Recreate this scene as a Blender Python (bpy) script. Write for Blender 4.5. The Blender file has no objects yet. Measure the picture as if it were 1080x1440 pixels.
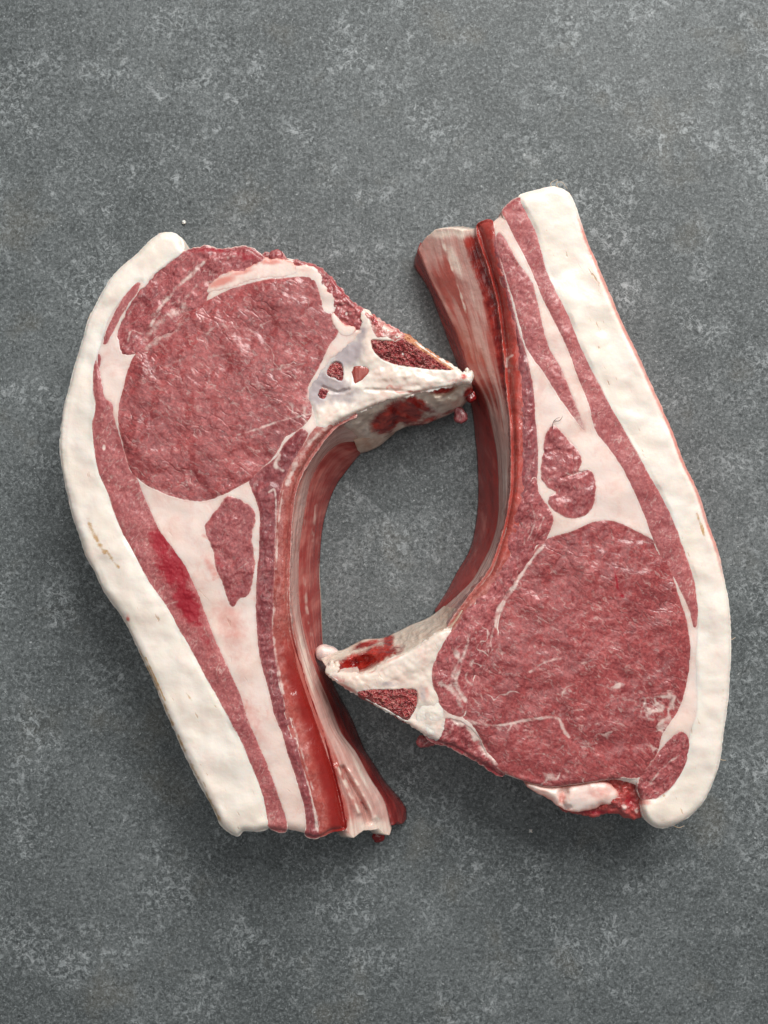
import bpy, math, random
import numpy as np
from mathutils import Vector
from mathutils.kdtree import KDTree

# ------------------------------------------------------------------ camera, world, light
S = 0.0003                     # metres per photo pixel on the table
DCAM = 1500.0                  # camera height in those pixels
H = 112.0                      # thickness of a chop (about 34 mm)
CX, CY = 540.0, 720.0
scene = bpy.context.scene
col = scene.collection

cam_d = bpy.data.cameras.new('camera')
cam = bpy.data.objects.new('camera', cam_d)
col.objects.link(cam)
cam.location = (0, 0, DCAM * S)
cam_d.sensor_fit = 'VERTICAL'
cam_d.sensor_height = 36.0
cam_d.lens = 36.0 * DCAM / 1440.0
cam_d.clip_start = 0.01
cam_d.clip_end = 50
scene.camera = cam

world = bpy.data.worlds.new('World')
scene.world = world
world.use_nodes = True
bg = world.node_tree.nodes['Background']
bg.inputs['Color'].default_value = (0.93, 0.98, 1.0, 1)
bg.inputs['Strength'].default_value = 0.17

def area(name, loc, target, sx, sy, power, colour):
    d = bpy.data.lights.new(name, 'AREA')
    d.shape = 'RECTANGLE'; d.size = sx; d.size_y = sy
    d.energy = power; d.color = colour
    o = bpy.data.objects.new(name, d); col.objects.link(o)
    o.location = loc
    o.rotation_euler = (Vector(target) - Vector(loc)).to_track_quat('-Z', 'Y').to_euler()
    return o
area('window_light', (0.50, 1.18, 1.12), (0, 0.02, 0), 1.1, 0.85, 37.5, (1.0, 0.975, 0.94))
area('ceiling_light', (-0.12, 0.12, 1.7), (0, 0, 0), 1.3, 1.1, 5.5, (1.0, 0.98, 0.95))
scene.view_settings.view_transform = 'Standard'
scene.view_settings.look = 'None'
scene.view_settings.exposure = 0.0
scene.view_settings.gamma = 1.0
scene.render.engine = 'CYCLES'
scene.cycles.use_denoising = True
scene.cycles.max_bounces = 8

# ------------------------------------------------------------------ numpy noise and curves
def _h(ix, iy, seed):
    n = (ix.astype(np.int64) * 374761393 + iy.astype(np.int64) * 668265263 + seed * 974634777) & 0xFFFFFFFF
    n = ((n ^ (n >> 13)) * 1274126177) & 0xFFFFFFFF
    return ((n ^ (n >> 16)) & 0xFFFF) / 65535.0
def gnoise(x, y, seed=0):
    ix, iy = np.floor(x), np.floor(y)
    fx, fy = x - ix, y - iy
    u = fx * fx * fx * (fx * (fx * 6 - 15) + 10); v = fy * fy * fy * (fy * (fy * 6 - 15) + 10)
    def g(dx, dy):
        a = _h(ix + dx, iy + dy, seed) * 2 * math.pi
        return np.cos(a) * (fx - dx) + np.sin(a) * (fy - dy)
    return ((g(0, 0) * (1 - u) + g(1, 0) * u) * (1 - v) + (g(0, 1) * (1 - u) + g(1, 1) * u) * v) * 1.5
def fbm(x, y, wl, octaves=3, seed=0, gain=0.5):
    s = np.zeros_like(x); a = 1.0; t = 0
    for k in range(octaves):
        s += a * gnoise(x / wl, y / wl, seed + 17 * k); t += a
        a *= gain; wl *= 0.5
    return s / t
def sst(a, b, x):
    t = np.clip((x - a) / (b - a), 0, 1)
    return t * t * (3 - 2 * t)

def resample(pts, closed, step):
    p = np.array(pts, float)
    n = len(p)
    out = []
    rng = range(n if closed else n - 1)
    for i in rng:
        if closed:
            p0, p1, p2, p3 = p[i - 1], p[i], p[(i + 1) % n], p[(i + 2) % n]
        else:
            p1, p2 = p[i], p[i + 1]
            p0 = p[i - 1] if i > 0 else 2 * p1 - p2
            p3 = p[i + 2] if i + 2 < n else 2 * p2 - p1
        d = max(np.linalg.norm(p2 - p1), 1e-6)
        # centripetal-like tangents
        d0 = max(np.linalg.norm(p1 - p0), 1e-6); d2 = max(np.linalg.norm(p3 - p2), 1e-6)
        m1 = (p2 - p0) / (d0 + d) * d; m2 = (p3 - p1) / (d + d2) * d
        k = max(2, int(d / step) + 1)
        t = np.linspace(0, 1, k, endpoint=False)[:, None]
        out.append((2*t**3-3*t**2+1)*p1 + (t**3-2*t**2+t)*m1 + (-2*t**3+3*t**2)*p2 + (t**3-t**2)*m2)
    if not closed:
        out.append(p[-1][None])
    q = np.concatenate(out)
    if closed:
        q = np.concatenate([q, q[:1]])
    seg = np.linalg.norm(np.diff(q, axis=0), axis=1)
    L = np.concatenate([[0], np.cumsum(seg)])
    m = max(4, int(L[-1] / step))
    tt = np.linspace(0, L[-1], m, endpoint=not closed)
    return np.stack([np.interp(tt, L, q[:, 0]), np.interp(tt, L, q[:, 1])], 1)

def normals(o):
    t = np.roll(o, -1, 0) - np.roll(o, 1, 0)
    a = 0.5 * np.sum(o[:, 0] * np.roll(o[:, 1], -1) - np.roll(o[:, 0], -1) * o[:, 1])
    n = np.stack([t[:, 1], -t[:, 0]], 1) * (1 if a > 0 else -1)
    return n / np.maximum(np.linalg.norm(n, axis=1, keepdims=True), 1e-9)
def outline(pts, grow=0.0, rough=0.6, wl=9, seed=0, step=1.0):
    o = resample(pts, True, step)
    n = normals(o)
    k = fbm(o[:, 0], o[:, 1], wl, 3, seed) * rough * 1.6 + fbm(o[:, 0], o[:, 1], wl * 4, 2, seed + 5) * rough * 1.2
    return o + n * (grow + k)[:, None]

def nearest(P, o, closed=True):
    """distance, nearest point, index (o is densely sampled)"""
    kd = KDTree(len(o))
    for i, p in enumerate(o): kd.insert((p[0], p[1], 0.0), i)
    kd.balance()
    f = kd.find
    I = np.fromiter((f((x, y, 0.0))[1] for x, y in P.tolist()), int, len(P))
    n = len(o); best = np.full(len(P), 1e18); Q = np.zeros((len(P), 2))
    for da in (-1, 0):
        a = I + da; b = I + da + 1
        if closed: a %= n; b %= n
        else: a = np.clip(a, 0, n - 1); b = np.clip(b, 0, n - 1)
        A = o[a]; AB = o[b] - A
        t = np.clip(((P - A) * AB).sum(1) / np.maximum((AB ** 2).sum(1), 1e-12), 0, 1)
        q = A + t[:, None] * AB; d2 = ((P - q) ** 2).sum(1)
        k = d2 < best
        best[k] = d2[k]; Q[k] = q[k]
    return np.sqrt(best), Q, I
def inside(P, o):
    """even-odd test, row by row (points lie on few distinct rows)"""
    r = np.zeros(len(P), bool)
    ys, inv = np.unique(P[:, 1], return_inverse=True)
    order = np.argsort(inv, kind='stable'); cuts = np.searchsorted(inv[order], np.arange(len(ys) + 1))
    a, b = o, np.roll(o, -1, 0)
    for k, y in enumerate(ys):
        m = (a[:, 1] > y) != (b[:, 1] > y)
        if not m.any(): continue
        xs = np.sort(a[m, 0] + (y - a[m, 1]) * (b[m, 0] - a[m, 0]) / (b[m, 1] - a[m, 1]))
        idx = order[cuts[k]:cuts[k + 1]]
        r[idx] = np.searchsorted(xs, P[idx, 0]) % 2 == 1
    return r
def sdf(P, o, far=40):
    """positive inside; exact only near"""
    b0, b1 = o.min(0) - far, o.max(0) + far
    m = (P > b0).all(1) & (P < b1).all(1)
    d = np.full(len(P), -float(far))
    if m.any():
        dd, _, _ = nearest(P[m], o)
        d[m] = np.where(inside(P[m], o), dd, -dd)
    return d
def dline(P, pts):
    o = resample(pts, False, 2.0)
    return nearest(P, o, False)[0]

def unproject(px, py, z):
    k = S * (DCAM - z) / DCAM
    return np.stack([(px - CX) * k, -(py - CY) * k, z * S], 1)

# ------------------------------------------------------------------ mesh building
def link_mesh(name, V, F, mat, parent, origin, attrs):
    me = bpy.data.meshes.new(name)
    V = V - np.array(origin)
    nv, nf = len(V), len(F)
    me.vertices.add(nv); me.vertices.foreach_set('co', V.astype(np.float32).ravel())
    me.loops.add(nf * 4); me.loops.foreach_set('vertex_index', F.astype(np.int32).ravel())
    me.polygons.add(nf); me.polygons.foreach_set('loop_start', np.arange(0, nf * 4, 4, dtype=np.int32))
    me.polygons.foreach_set('loop_total', np.full(nf, 4, np.int32))
    me.update(calc_edges=True); me.validate()
    me.polygons.foreach_set('use_smooth', np.ones(len(me.polygons), bool))
    for k, a in attrs.items():
        if a.ndim == 1:
            at = me.attributes.new(k, 'FLOAT', 'POINT'); at.data.foreach_set('value', a.astype(np.float32))
        else:
            at = me.attributes.new(k, 'FLOAT_VECTOR', 'POINT'); at.data.foreach_set('vector', a.astype(np.float32).ravel())
    me.materials.append(mat)
    o = bpy.data.objects.new(name, me)
    col.objects.link(o)
    if parent is not None: o.parent = parent
    return o

def grid_patch(o, step):
    b0 = np.floor(o.min(0)) - step; b1 = np.ceil(o.max(0)) + step
    xs = np.arange(b0[0], b1[0] + step, step); ys = np.arange(b0[1], b1[1] + step, step)
    X, Y = np.meshgrid(xs, ys)
    P = np.stack([X.ravel(), Y.ravel()], 1)
    ins = inside(P, o)
    W = len(xs); Hh = len(ys)
    I = ins.reshape(Hh, W)
    q = I[:-1, :-1] | I[1:, :-1] | I[:-1, 1:] | I[1:, 1:]
    jj, ii = np.nonzero(q)
    a = jj * W + ii
    # image y points down, so this order is counter-clockwise in the world
    F = np.stack([a, a + W, a + W + 1, a + 1], 1)
    used = np.unique(F)
    mp = np.full(len(P), -1); mp[used] = np.arange(len(used))
    F = mp[F]; P = P[used]; ins = ins[used]
    d, Q, idx = nearest(P, o)
    P = np.where(ins[:, None], P, Q)
    d = np.where(ins, d, 0.0)
    e = np.concatenate([F[:, [0, 1]], F[:, [1, 2]], F[:, [2, 3]], F[:, [3, 0]]])
    key = e[:, 0] * len(P) + e[:, 1]; rev = e[:, 1] * len(P) + e[:, 0]
    bnd = e[~np.isin(key, rev)]
    return P, F, d, idx, bnd

class Chop:
    def __init__(self, root, origin, base_pts, seed):
        self.root = root; self.origin = origin; self.seed = seed; self.drop = None
        self.base = outline(base_pts, 0, 0.5, 9, seed)
        self.over = []
    def z0(self, P):
        z = H + fbm(P[:, 0], P[:, 1], 150, 3, self.seed) * 5 + fbm(P[:, 0], P[:, 1], 44, 2, self.seed + 2) * 2.2
        return z - self.drop(P) if self.drop else z
    def slab(self, name, pts, mat, grow=2.7, rough=0.6, wl=9, step=1.0, bulge=.8, bw=9.0, sink=.5, lift=0.0,
             rim=7.0, rimdrop=5.0, zbot=3.0, relief=None, attrs=None, parent=None, wall=((0.02, .1), (0.15, .8), (.5, 1.5), (1, 0)),
             zfn=None, mark=True, seed=None, base=False, under=(), edge=1.0):
        seed = self.seed + (seed if seed is not None else len(self.over) * 7 + 3)
        o = outline(pts, grow, rough, wl, seed)
        P, F, d, idx, bnd = grid_patch(o, step)
        z = self.z0(P) + lift
        db = np.maximum(sdf(P, self.base, 30), 0)
        z -= rimdrop * (1 - np.sqrt(np.clip(1 - (1 - np.clip(db / rim, 0, 1)) ** 2, 0, 1)))
        tint = np.zeros(len(P))
        if base:
            for q, kind in self.over:
                sd = sdf(P, q, 12)
                z -= 5 * sst(2.0, 6.0, sd)
                if kind is True: tint = np.maximum(tint, .36 * np.exp(-np.maximum(-sd - 1.0, 0) / 2.0) * (sd > -11))
        else:
            z += bulge * (1 - np.exp(-d / bw)) - sink * np.exp(-d / 1.6)
            if mark: self.over.append((o, mark))
        if relief is not None: z += relief(P, d)
        for q in under: z -= 4 * sst(.5, 4.5, sdf(P, outline(q, 1.2, 0), 12))
        if zfn is not None: z = zfn(P, z, d)
        A = {'fat': np.zeros(len(P)), 'blood': np.zeros(len(P)), 'edge': edge * np.exp(-d / 1.7) * sst(3.5, 7, db)}
        if attrs is not None: A.update(attrs(P, d))
        if base: A['fat'] = np.maximum(A['fat'], tint)
        V = unproject(P[:, 0], P[:, 1], z)
        n2 = normals(o)[idx]; n2 = np.stack([n2[:, 0], -n2[:, 1]], 1)
        bv = np.unique(bnd)
        mp = np.full(len(P), -1); mp[bv] = np.arange(len(bv))
        Vs = [V]; Fs = [F]; As = {k: [a] for k, a in A.items()}
        prev = bv.copy(); base_n = len(V)
        zt = V[bv, 2]
        for (t, off) in wall:
            W = V[bv].copy()
            W[:, :2] += n2[bv] * (off * S)
            W[:, 2] = zt + (zbot * S - zt) * t
            w = fbm(P[bv, 0] + 300 * t, P[bv, 1], 14, 2, seed) * (1.5 * S if t < 1 else 0)
            W[:, :2] += n2[bv] * w[:, None]
            cur = np.arange(base_n, base_n + len(bv)); base_n += len(bv)
            a, b = mp[bnd[:, 0]], mp[bnd[:, 1]]
            Fs.append(np.stack([prev[a], cur[a], cur[b], prev[b]], 1))
            Vs.append(W); prev = cur
            for k in A: As[k].append(A[k][bv])
        return link_mesh(name, np.concatenate(Vs), np.concatenate(Fs), mat, parent or self.root, self.origin,
                         {k: np.concatenate(a) for k, a in As.items()})
    def loft(self, name, c0, c1, z0, z1, mat, bulge=6.0, nu=16, step=1.5, back=14.0, attrs=None, relief=None, parent=None, prof=None, ends=(None, None)):
        """a solid strip between two traced edges; z0/z1 are numbers or lists along the strip"""
        a = resample(c0, False, 1.0); b = resample(c1, False, 1.0)
        L = max(len(a), len(b)); m = int(L / step)
        def rs(q):
            t = np.linspace(0, 1, m); s = np.linspace(0, 1, len(q))
            return np.stack([np.interp(t, s, q[:, 0]), np.interp(t, s, q[:, 1])], 1)
        a, b = rs(a), rs(b)
        v = np.linspace(0, 1, m)
        def zz(z): return np.interp(v, np.linspace(0, 1, len(z)), z) if hasattr(z, '__len__') else np.full(m, float(z))
        za, zb = zz(z0), zz(z1)
        u = np.linspace(0, 1, nu)
        U, Vv = np.meshgrid(u, v)
        px = a[:, :1] * (1 - U) + b[:, :1] * U; py = a[:, 1:] * (1 - U) + b[:, 1:] * U
        for e, w in zip(ends, (1 - sst(0, .07, Vv), sst(.93, 1, Vv))):
            if e is not None:      # ragged ends: (u, dx, dy) in pixels
                q = np.array(e)
                rag = 2.0 * fbm(U * 70, 0 * U + 3.3, 9, 2, self.seed)
                px = px + w * np.interp(U, q[:, 0], q[:, 1]); py = py + w * (np.interp(U, q[:, 0], q[:, 2]) + rag)
        z = za[:, None] * (1 - U) + zb[:, None] * U
        z = z + (bulge * 4 * U * (1 - U) if prof is None else prof(U, Vv))
        P = np.stack([px.ravel(), py.ravel()], 1)
        uv = np.stack([U.ravel() * np.mean(np.linalg.norm(b - a, axis=1)), Vv.ravel() * L, np.zeros(U.size)], 1)
        zf = z.ravel()
        if relief is not None: zf = zf + relief(P, U.ravel(), Vv.ravel() * L)
        zf = np.maximum(zf, 1.0)
        A = {'fat': np.zeros(len(P)), 'blood': np.zeros(len(P))}
        if attrs is not None: A.update(attrs(P, U.ravel(), Vv.ravel()))
        A['uvp'] = uv
        X = unproject(P[:, 0], P[:, 1], zf)
        # back side: pushed down and away from the open side
        d = (a - b); d /= np.maximum(np.linalg.norm(d, axis=1, keepdims=True), 1e-6)
        dd = np.repeat(d[:, None, :], nu, 1).reshape(-1, 2)
        Xb = X.copy(); Xb[:, 0] += dd[:, 0] * back * S; Xb[:, 1] -= dd[:, 1] * back * S
        Xb[:, 2] = np.maximum(Xb[:, 2] - back * 0.5 * S, 0.5 * S)
        n = len(X)
        idx = np.arange(n).reshape(m, nu)
        f = np.stack([idx[:-1, :-1].ravel(), idx[:-1, 1:].ravel(), idx[1:, 1:].ravel(), idx[1:, :-1].ravel()], 1)
        fb = f[:, ::-1] + n
        ring = np.concatenate([idx[0, :], idx[1:, -1], idx[-1, -2::-1], idx[-2:0:-1, 0]])
        r2 = np.roll(ring, -1)
        fr = np.stack([ring, ring + n, r2 + n, r2], 1)
        F = np.concatenate([f, fb, fr])
        # orientation: make the front face look up
        e1 = X[f[0, 1]] - X[f[0, 0]]; mid = f[len(f) // 2]
        nn = np.cross(X[mid[1]] - X[mid[0]], X[mid[3]] - X[mid[0]])
        if nn[2] < 0: F = F[:, ::-1]
        return link_mesh(name, np.concatenate([X, Xb]), F, mat, parent or self.root, self.origin,
                         {k: np.concatenate([q, q]) for k, q in A.items()})

# ------------------------------------------------------------------ materials
def srgb(r, g, b):
    f = lambda c: (c / 255 / 12.92) if c / 255 <= 0.04045 else ((c / 255 + 0.055) / 1.055) ** 2.4
    return (f(r), f(g), f(b), 1)
class Mat:
    def __init__(self, name):
        self.m = bpy.data.materials.new(name); self.m.use_nodes = True
        self.t = self.m.node_tree; self.b = self.t.nodes['Principled BSDF']
        tc = self.t.nodes.new('ShaderNodeTexCoord'); mp = self.t.nodes.new('ShaderNodeVectorMath'); mp.operation = 'SCALE'
        mp.inputs['Scale'].default_value = 1 / S
        self.t.links.new(tc.outputs['Object'], mp.inputs[0]); self.P = mp.outputs[0]
    def L(self, a, sock):
        if hasattr(a, 'is_linked') or hasattr(a, 'links'): self.t.links.new(a, sock)
        else: sock.default_value = a
    def noise(self, wl, detail=3, rough=0.5, dist=0.0, vec=None, col=False):
        n = self.t.nodes.new('ShaderNodeTexNoise'); n.inputs['Scale'].default_value = 1 / wl
        n.inputs['Detail'].default_value = detail; n.inputs['Roughness'].default_value = rough; n.inputs['Distortion'].default_value = dist
        self.t.links.new(vec or self.P, n.inputs['Vector'])
        return n.outputs['Color' if col else 'Fac']
    def voro(self, wl, feature='DISTANCE_TO_EDGE', vec=None):
        n = self.t.nodes.new('ShaderNodeTexVoronoi'); n.feature = feature; n.inputs['Scale'].default_value = 1 / wl
        self.t.links.new(vec or self.P, n.inputs['Vector'])
        return n.outputs['Distance']
    def warp(self, wl, amt, vec=None, sx=1, sy=1, rot=0):
        """noise-warped and stretched coordinates"""
        v = vec or self.P
        mp = self.t.nodes.new('ShaderNodeMapping')
        mp.inputs['Scale'].default_value = (sx, sy, 1)
        c = self.noise(wl, 2, col=True, vec=v)
        a = self.t.nodes.new('ShaderNodeVectorMath'); a.operation = 'SUBTRACT'; self.t.links.new(c, a.inputs[0]); a.inputs[1].default_value = (.5, .5, .5)
        s = self.t.nodes.new('ShaderNodeVectorMath'); s.operation = 'SCALE'; s.inputs['Scale'].default_value = amt; self.t.links.new(a.outputs[0], s.inputs[0])
        d = self.t.nodes.new('ShaderNodeVectorMath'); d.operation = 'ADD'; self.t.links.new(v, d.inputs[0]); self.t.links.new(s.outputs[0], d.inputs[1])
        rt = self.t.nodes.new('ShaderNodeMapping'); rt.inputs['Rotation'].default_value = (0, 0, rot)
        self.t.links.new(d.outputs[0], rt.inputs['Vector']); self.t.links.new(rt.outputs[0], mp.inputs['Vector'])
        return mp.outputs[0]
    def attr(self, name, vec=False):
        n = self.t.nodes.new('ShaderNodeAttribute'); n.attribute_name = name
        return n.outputs['Vector' if vec else 'Fac']
    def math(self, op, a, b=0.0, clamp=False):
        n = self.t.nodes.new('ShaderNodeMath'); n.operation = op; n.use_clamp = clamp
        self.L(a, n.inputs[0]); self.L(b, n.inputs[1]); return n.outputs[0]
    def ss(self, x, a, b, lo=0.0, hi=1.0):
        n = self.t.nodes.new('ShaderNodeMapRange'); n.interpolation_type = 'SMOOTHSTEP'
        self.L(x, n.inputs['Value']); n.inputs['From Min'].default_value = a; n.inputs['From Max'].default_value = b
        n.inputs['To Min'].default_value = lo; n.inputs['To Max'].default_value = hi
        return n.outputs['Result']
    def mix(self, f, a, b):
        n = self.t.nodes.new('ShaderNodeMix'); n.data_type = 'RGBA'
        self.L(f, n.inputs[0]); self.L(a, n.inputs[6]); self.L(b, n.inputs[7]); return n.outputs[2]
    def bump(self, h, dist, strength=1.0, nrm=None):
        n = self.t.nodes.new('ShaderNodeBump'); n.inputs['Distance'].default_value = dist * S; n.inputs['Strength'].default_value = strength
        self.L(h, n.inputs['Height'])
        if nrm: self.t.links.new(nrm, n.inputs['Normal'])
        return n.outputs[0]
    def out(self, colour, rough=0.4, nrm=None, sss=0.0, radius=(2.2, .8, .5), spec=0.5, coat=0.0, coat_r=0.15):
        b = self.b
        self.L(colour, b.inputs['Base Color']); self.L(rough, b.inputs['Roughness'])
        if nrm: self.t.links.new(nrm, b.inputs['Normal']); self.t.links.new(nrm, b.inputs['Coat Normal'])
        b.inputs['Specular IOR Level'].default_value = spec
        b.inputs['Subsurface Weight'].default_value = sss
        b.inputs['Subsurface Radius'].default_value = radius
        b.inputs['Subsurface Scale'].default_value = 0.0012
        b.inputs['Coat Weight'].default_value = coat; b.inputs['Coat Roughness'].default_value = coat_r
        return self.m

FATC = srgb(236, 216, 206)
def muscle_mat(name, dark, light, crackle=9.0, depth=1.0, stretch=(1, 1, 0), fleck=0.35, grain=2.4, rough=0.36, coat=.25, fatc=FATC, crack_col=0.25, veinc=.8):
    m = Mat(name)
    w = m.warp(18, 14, sx=stretch[0], sy=stretch[1], rot=stretch[2])
    big = m.noise(70, 3, .55)
    mid = m.noise(9, 4, .6, .6, vec=w)
    fine = m.noise(grain * 1.5, 3, .65, .5)
    t = m.math('ADD', m.math('MULTIPLY', big, .3), m.math('ADD', m.math('MULTIPLY', mid, .35), m.math('MULTIPLY', fine, .65)))
    c = m.mix(m.ss(t, .47, .86), dark, light)
    # fine pale fat flecks between the fibre bundles
    fl = m.math('MULTIPLY', m.ss(m.noise(4.6, 3, .7, .8, vec=w), .52, .68), m.ss(m.noise(38, 3, .6), .36, .66, .35, 1.0))
    c = m.mix(m.math('MULTIPLY', fl, fleck), c, fatc)
    ed = m.voro(crackle, vec=w)
    zone = m.ss(m.noise(60, 3, .6), .46, .62)
    crk = m.math('MULTIPLY', m.ss(ed, .0, .07, 1, 0), m.math('MULTIPLY', zone, m.ss(m.noise(12, 2), .42, .6)))
    c = m.mix(m.math('MULTIPLY', crk, crack_col), c, tuple(x * .5 for x in dark[:3]) + (1,))
    fa = m.attr('fat'); bl = m.attr('blood')
    fn = m.math('ADD', fa, m.math('MULTIPLY', m.math('SUBTRACT', m.noise(5, 4, .65), .5), .9))
    fmask = m.math('MULTIPLY', m.ss(fn, .22, .95), m.ss(fa, .02, .3))
    hot = m.attr('hot')
    c = m.mix(m.math('MULTIPLY', hot, m.ss(m.noise(14, 3, .6), .3, .62, .35, .95)), c, srgb(182, 62, 50))
    c = m.mix(m.math('MULTIPLY', fmask, veinc), c, fatc)
    dp = m.attr('deep')
    c = m.mix(m.math('MULTIPLY', m.ss(m.math('ADD', dp, m.math('MULTIPLY', m.math('SUBTRACT', m.noise(16, 4, .65), .5), .6)), .1, .95), m.ss(dp, .01, .2)), c, srgb(142, 34, 29))
    en = m.math('ADD', m.attr('edge'), m.math('MULTIPLY', m.math('SUBTRACT', m.noise(5, 4, .75, .5), .5), 1.0))
    c = m.mix(m.math('MULTIPLY', m.math('MULTIPLY', m.ss(en, .0, .55), m.ss(m.attr('edge'), .01, .15)), .55), c, srgb(206, 124, 118))
    c = m.mix(m.math('MULTIPLY', m.ss(en, .25, .75), m.ss(m.attr('edge'), .05, .25)), c, fatc)
    bn = m.ss(m.math('ADD', bl, m.math('MULTIPLY', m.math('SUBTRACT', m.noise(6, 4, .75), .5), 1.1)), .2, .85)
    c = m.mix(m.math('MULTIPLY', bn, m.ss(bl, .02, .3)), c, srgb(158, 18, 38))
    h = m.math('MULTIPLY', m.ss(ed, 0, .12), m.math('ADD', m.math('MULTIPLY', zone, .6), .05))
    h = m.math('ADD', h, m.math('MULTIPLY', m.noise(6.5, 3, .6, .8, vec=w), .42))
    h = m.math('ADD', h, m.math('MULTIPLY', m.noise(2.6, 2, .6, .6, vec=w), .75))
    n = m.bump(h, .85 * depth)
    rg = m.ss(m.noise(30, 3, .6), .3, .7, rough - .1, rough + .12)
    return m.out(c, rg, n, sss=.12, spec=.5, coat=coat, coat_r=.17)

def fat_mat(name, base, warm, pink, rough=.42, streak=0.0, spots=.5, bump=.7):
    m = Mat(name)
    c = m.mix(m.ss(m.noise(70, 4, .6), .30, .75), base, warm)
    c = m.mix(m.math('MULTIPLY', m.ss(m.noise(26, 5, .75, .5), .42, .75), .6), c, pink)
    tn = m.attr('tan')
    c = m.mix(m.math('MULTIPLY', m.ss(m.math('ADD', tn, m.math('MULTIPLY', m.math('SUBTRACT', m.noise(7, 4, .7), .5), 1.2)), .3, .9), m.ss(tn, .02, .3)), c, srgb(196, 158, 112))
    # faint tan nicks
    w = m.warp(30, 10, sx=1, sy=.22, rot=math.radians(-25))
    nick = m.math('MULTIPLY', m.ss(m.noise(5, 2, .5, vec=w), .66, .74), m.ss(m.noise(70, 2), .5, .62))
    c = m.mix(m.math('MULTIPLY', nick, spots), c, srgb(196, 158, 118))
    bl = m.attr('blood')
    bn = m.ss(m.math('ADD', bl, m.math('MULTIPLY', m.math('SUBTRACT', m.noise(6, 4, .7), .5), .9)), .3, .95)
    c = m.mix(m.math('MULTIPLY', bn, m.ss(bl, .02, .2)), c, srgb(196, 62, 52))
    fa = m.attr('fat')                       # pink tint mask on fat
    c = m.mix(m.math('MULTIPLY', m.ss(m.math('ADD', fa, m.math('MULTIPLY', m.math('SUBTRACT', m.noise(8, 3, .6), .5), .5)), .2, .9), m.ss(fa, .01, .2)), c, srgb(214, 140, 128))
    gr = m.attr('grey')
    c = m.mix(m.math('MULTIPLY', m.ss(m.math('ADD', gr, m.math('MULTIPLY', m.math('SUBTRACT', m.noise(12, 3, .6), .5), .7)), .25, .9), m.ss(gr, .01, .2)), c, srgb(178, 164, 166))
    h = m.math('ADD', m.noise(22, 4, .55), m.math('MULTIPLY', m.noise(4, 3, .6), .25))
    h = m.math('SUBTRACT', h, m.math('MULTIPLY', nick, .4))
    n = m.bump(h, 3 * bump)
    return m.out(c, m.ss(m.noise(20, 3), .3, .7, rough - .08, rough + .12), n, sss=.4, radius=(3.0, 1.6, 1.1), spec=.5, coat=.22, coat_r=.3)

M = {}
M['eye'] = muscle_mat('loin_muscle', srgb(124, 43, 47), srgb(186, 92, 91), 12, .58, (.4, 1, .6), .34, crack_col=.5, coat=.6, veinc=.66)
M['cap'] = muscle_mat('cap_muscle', srgb(122, 42, 48), srgb(188, 100, 100), 11, .6, (1, .6, .6), .32)
M['belly'] = muscle_mat('belly_muscle', srgb(146, 68, 72), srgb(190, 110, 108), 6, .35, (1, .5, .4), .38, 1.8, .42, .12, crack_col=0)
M['pocket'] = muscle_mat('pocket_muscle', srgb(130, 52, 58), srgb(186, 102, 101), 12, .45, (1, .5, 0), .26, crack_col=.1)
M['inter'] = muscle_mat('rib_muscle', srgb(116, 48, 54), srgb(164, 82, 84), 6, .4, (1, .3, 0), .2, crack_col=.1)
M['rib_face'] = muscle_mat('rib_face', srgb(144, 62, 58), srgb(192, 112, 102), 7, .35, (1, .25, 0), .22, 2.5, .26, .5, crack_col=0)
M['seam'] = fat_mat('seam_fat', srgb(236, 217, 209), srgb(234, 209, 197), srgb(224, 178, 166), .42, spots=.25, bump=.25)
M['fat_cap'] = fat_mat('fat_cap', srgb(241, 232, 223), srgb(238, 225, 211), srgb(238, 216, 206), .4, spots=.7, bump=.3)
M['bone'] = fat_mat('bone_white', srgb(238, 228, 218), srgb(230, 212, 198), srgb(226, 186, 174), .34, spots=.1, bump=.16)

def marrow_mat():
    m = Mat('marrow')
    w = m.warp(8, 3)
    e = m.voro(4.8, vec=w)
    c = m.mix(m.ss(m.noise(12, 4, .65), .3, .7), srgb(124, 30, 38), srgb(178, 72, 72))
    c = m.mix(m.math('MULTIPLY', m.ss(e, .0, .16, 1, 0), m.ss(m.noise(14, 3), .38, .6, .15, .75)), c, srgb(206, 140, 130))
    fa = m.attr('fat')
    c = m.mix(m.ss(m.math('ADD', fa, m.math('MULTIPLY', m.math('SUBTRACT', m.noise(6, 4, .7), .5), .9)), .3, .8), c, srgb(216, 150, 112))
    ea = m.attr('edge')
    c = m.mix(m.math('MULTIPLY', m.ss(m.math('ADD', ea, m.math('MULTIPLY', m.math('SUBTRACT', m.noise(5, 4, .7), .5), 1.1)), .15, .7), m.ss(ea, .01, .15)), c, srgb(218, 182, 172))
    n = m.bump(m.math('ADD', m.ss(e, 0, .3, 1, 0), m.noise(3, 3)), 1.6)
    return m.out(c, .3, n, sss=.1, coat=.3)
M['marrow'] = marrow_mat()

def gore_mat():
    m = Mat('dark_blood')
    c = m.mix(m.noise(8, 4, .6), srgb(84, 4, 8), srgb(150, 14, 14))
    return m.out(c, .2, m.bump(m.noise(9, 3), 3), coat=.5)
M['gore'] = gore_mat()

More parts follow.
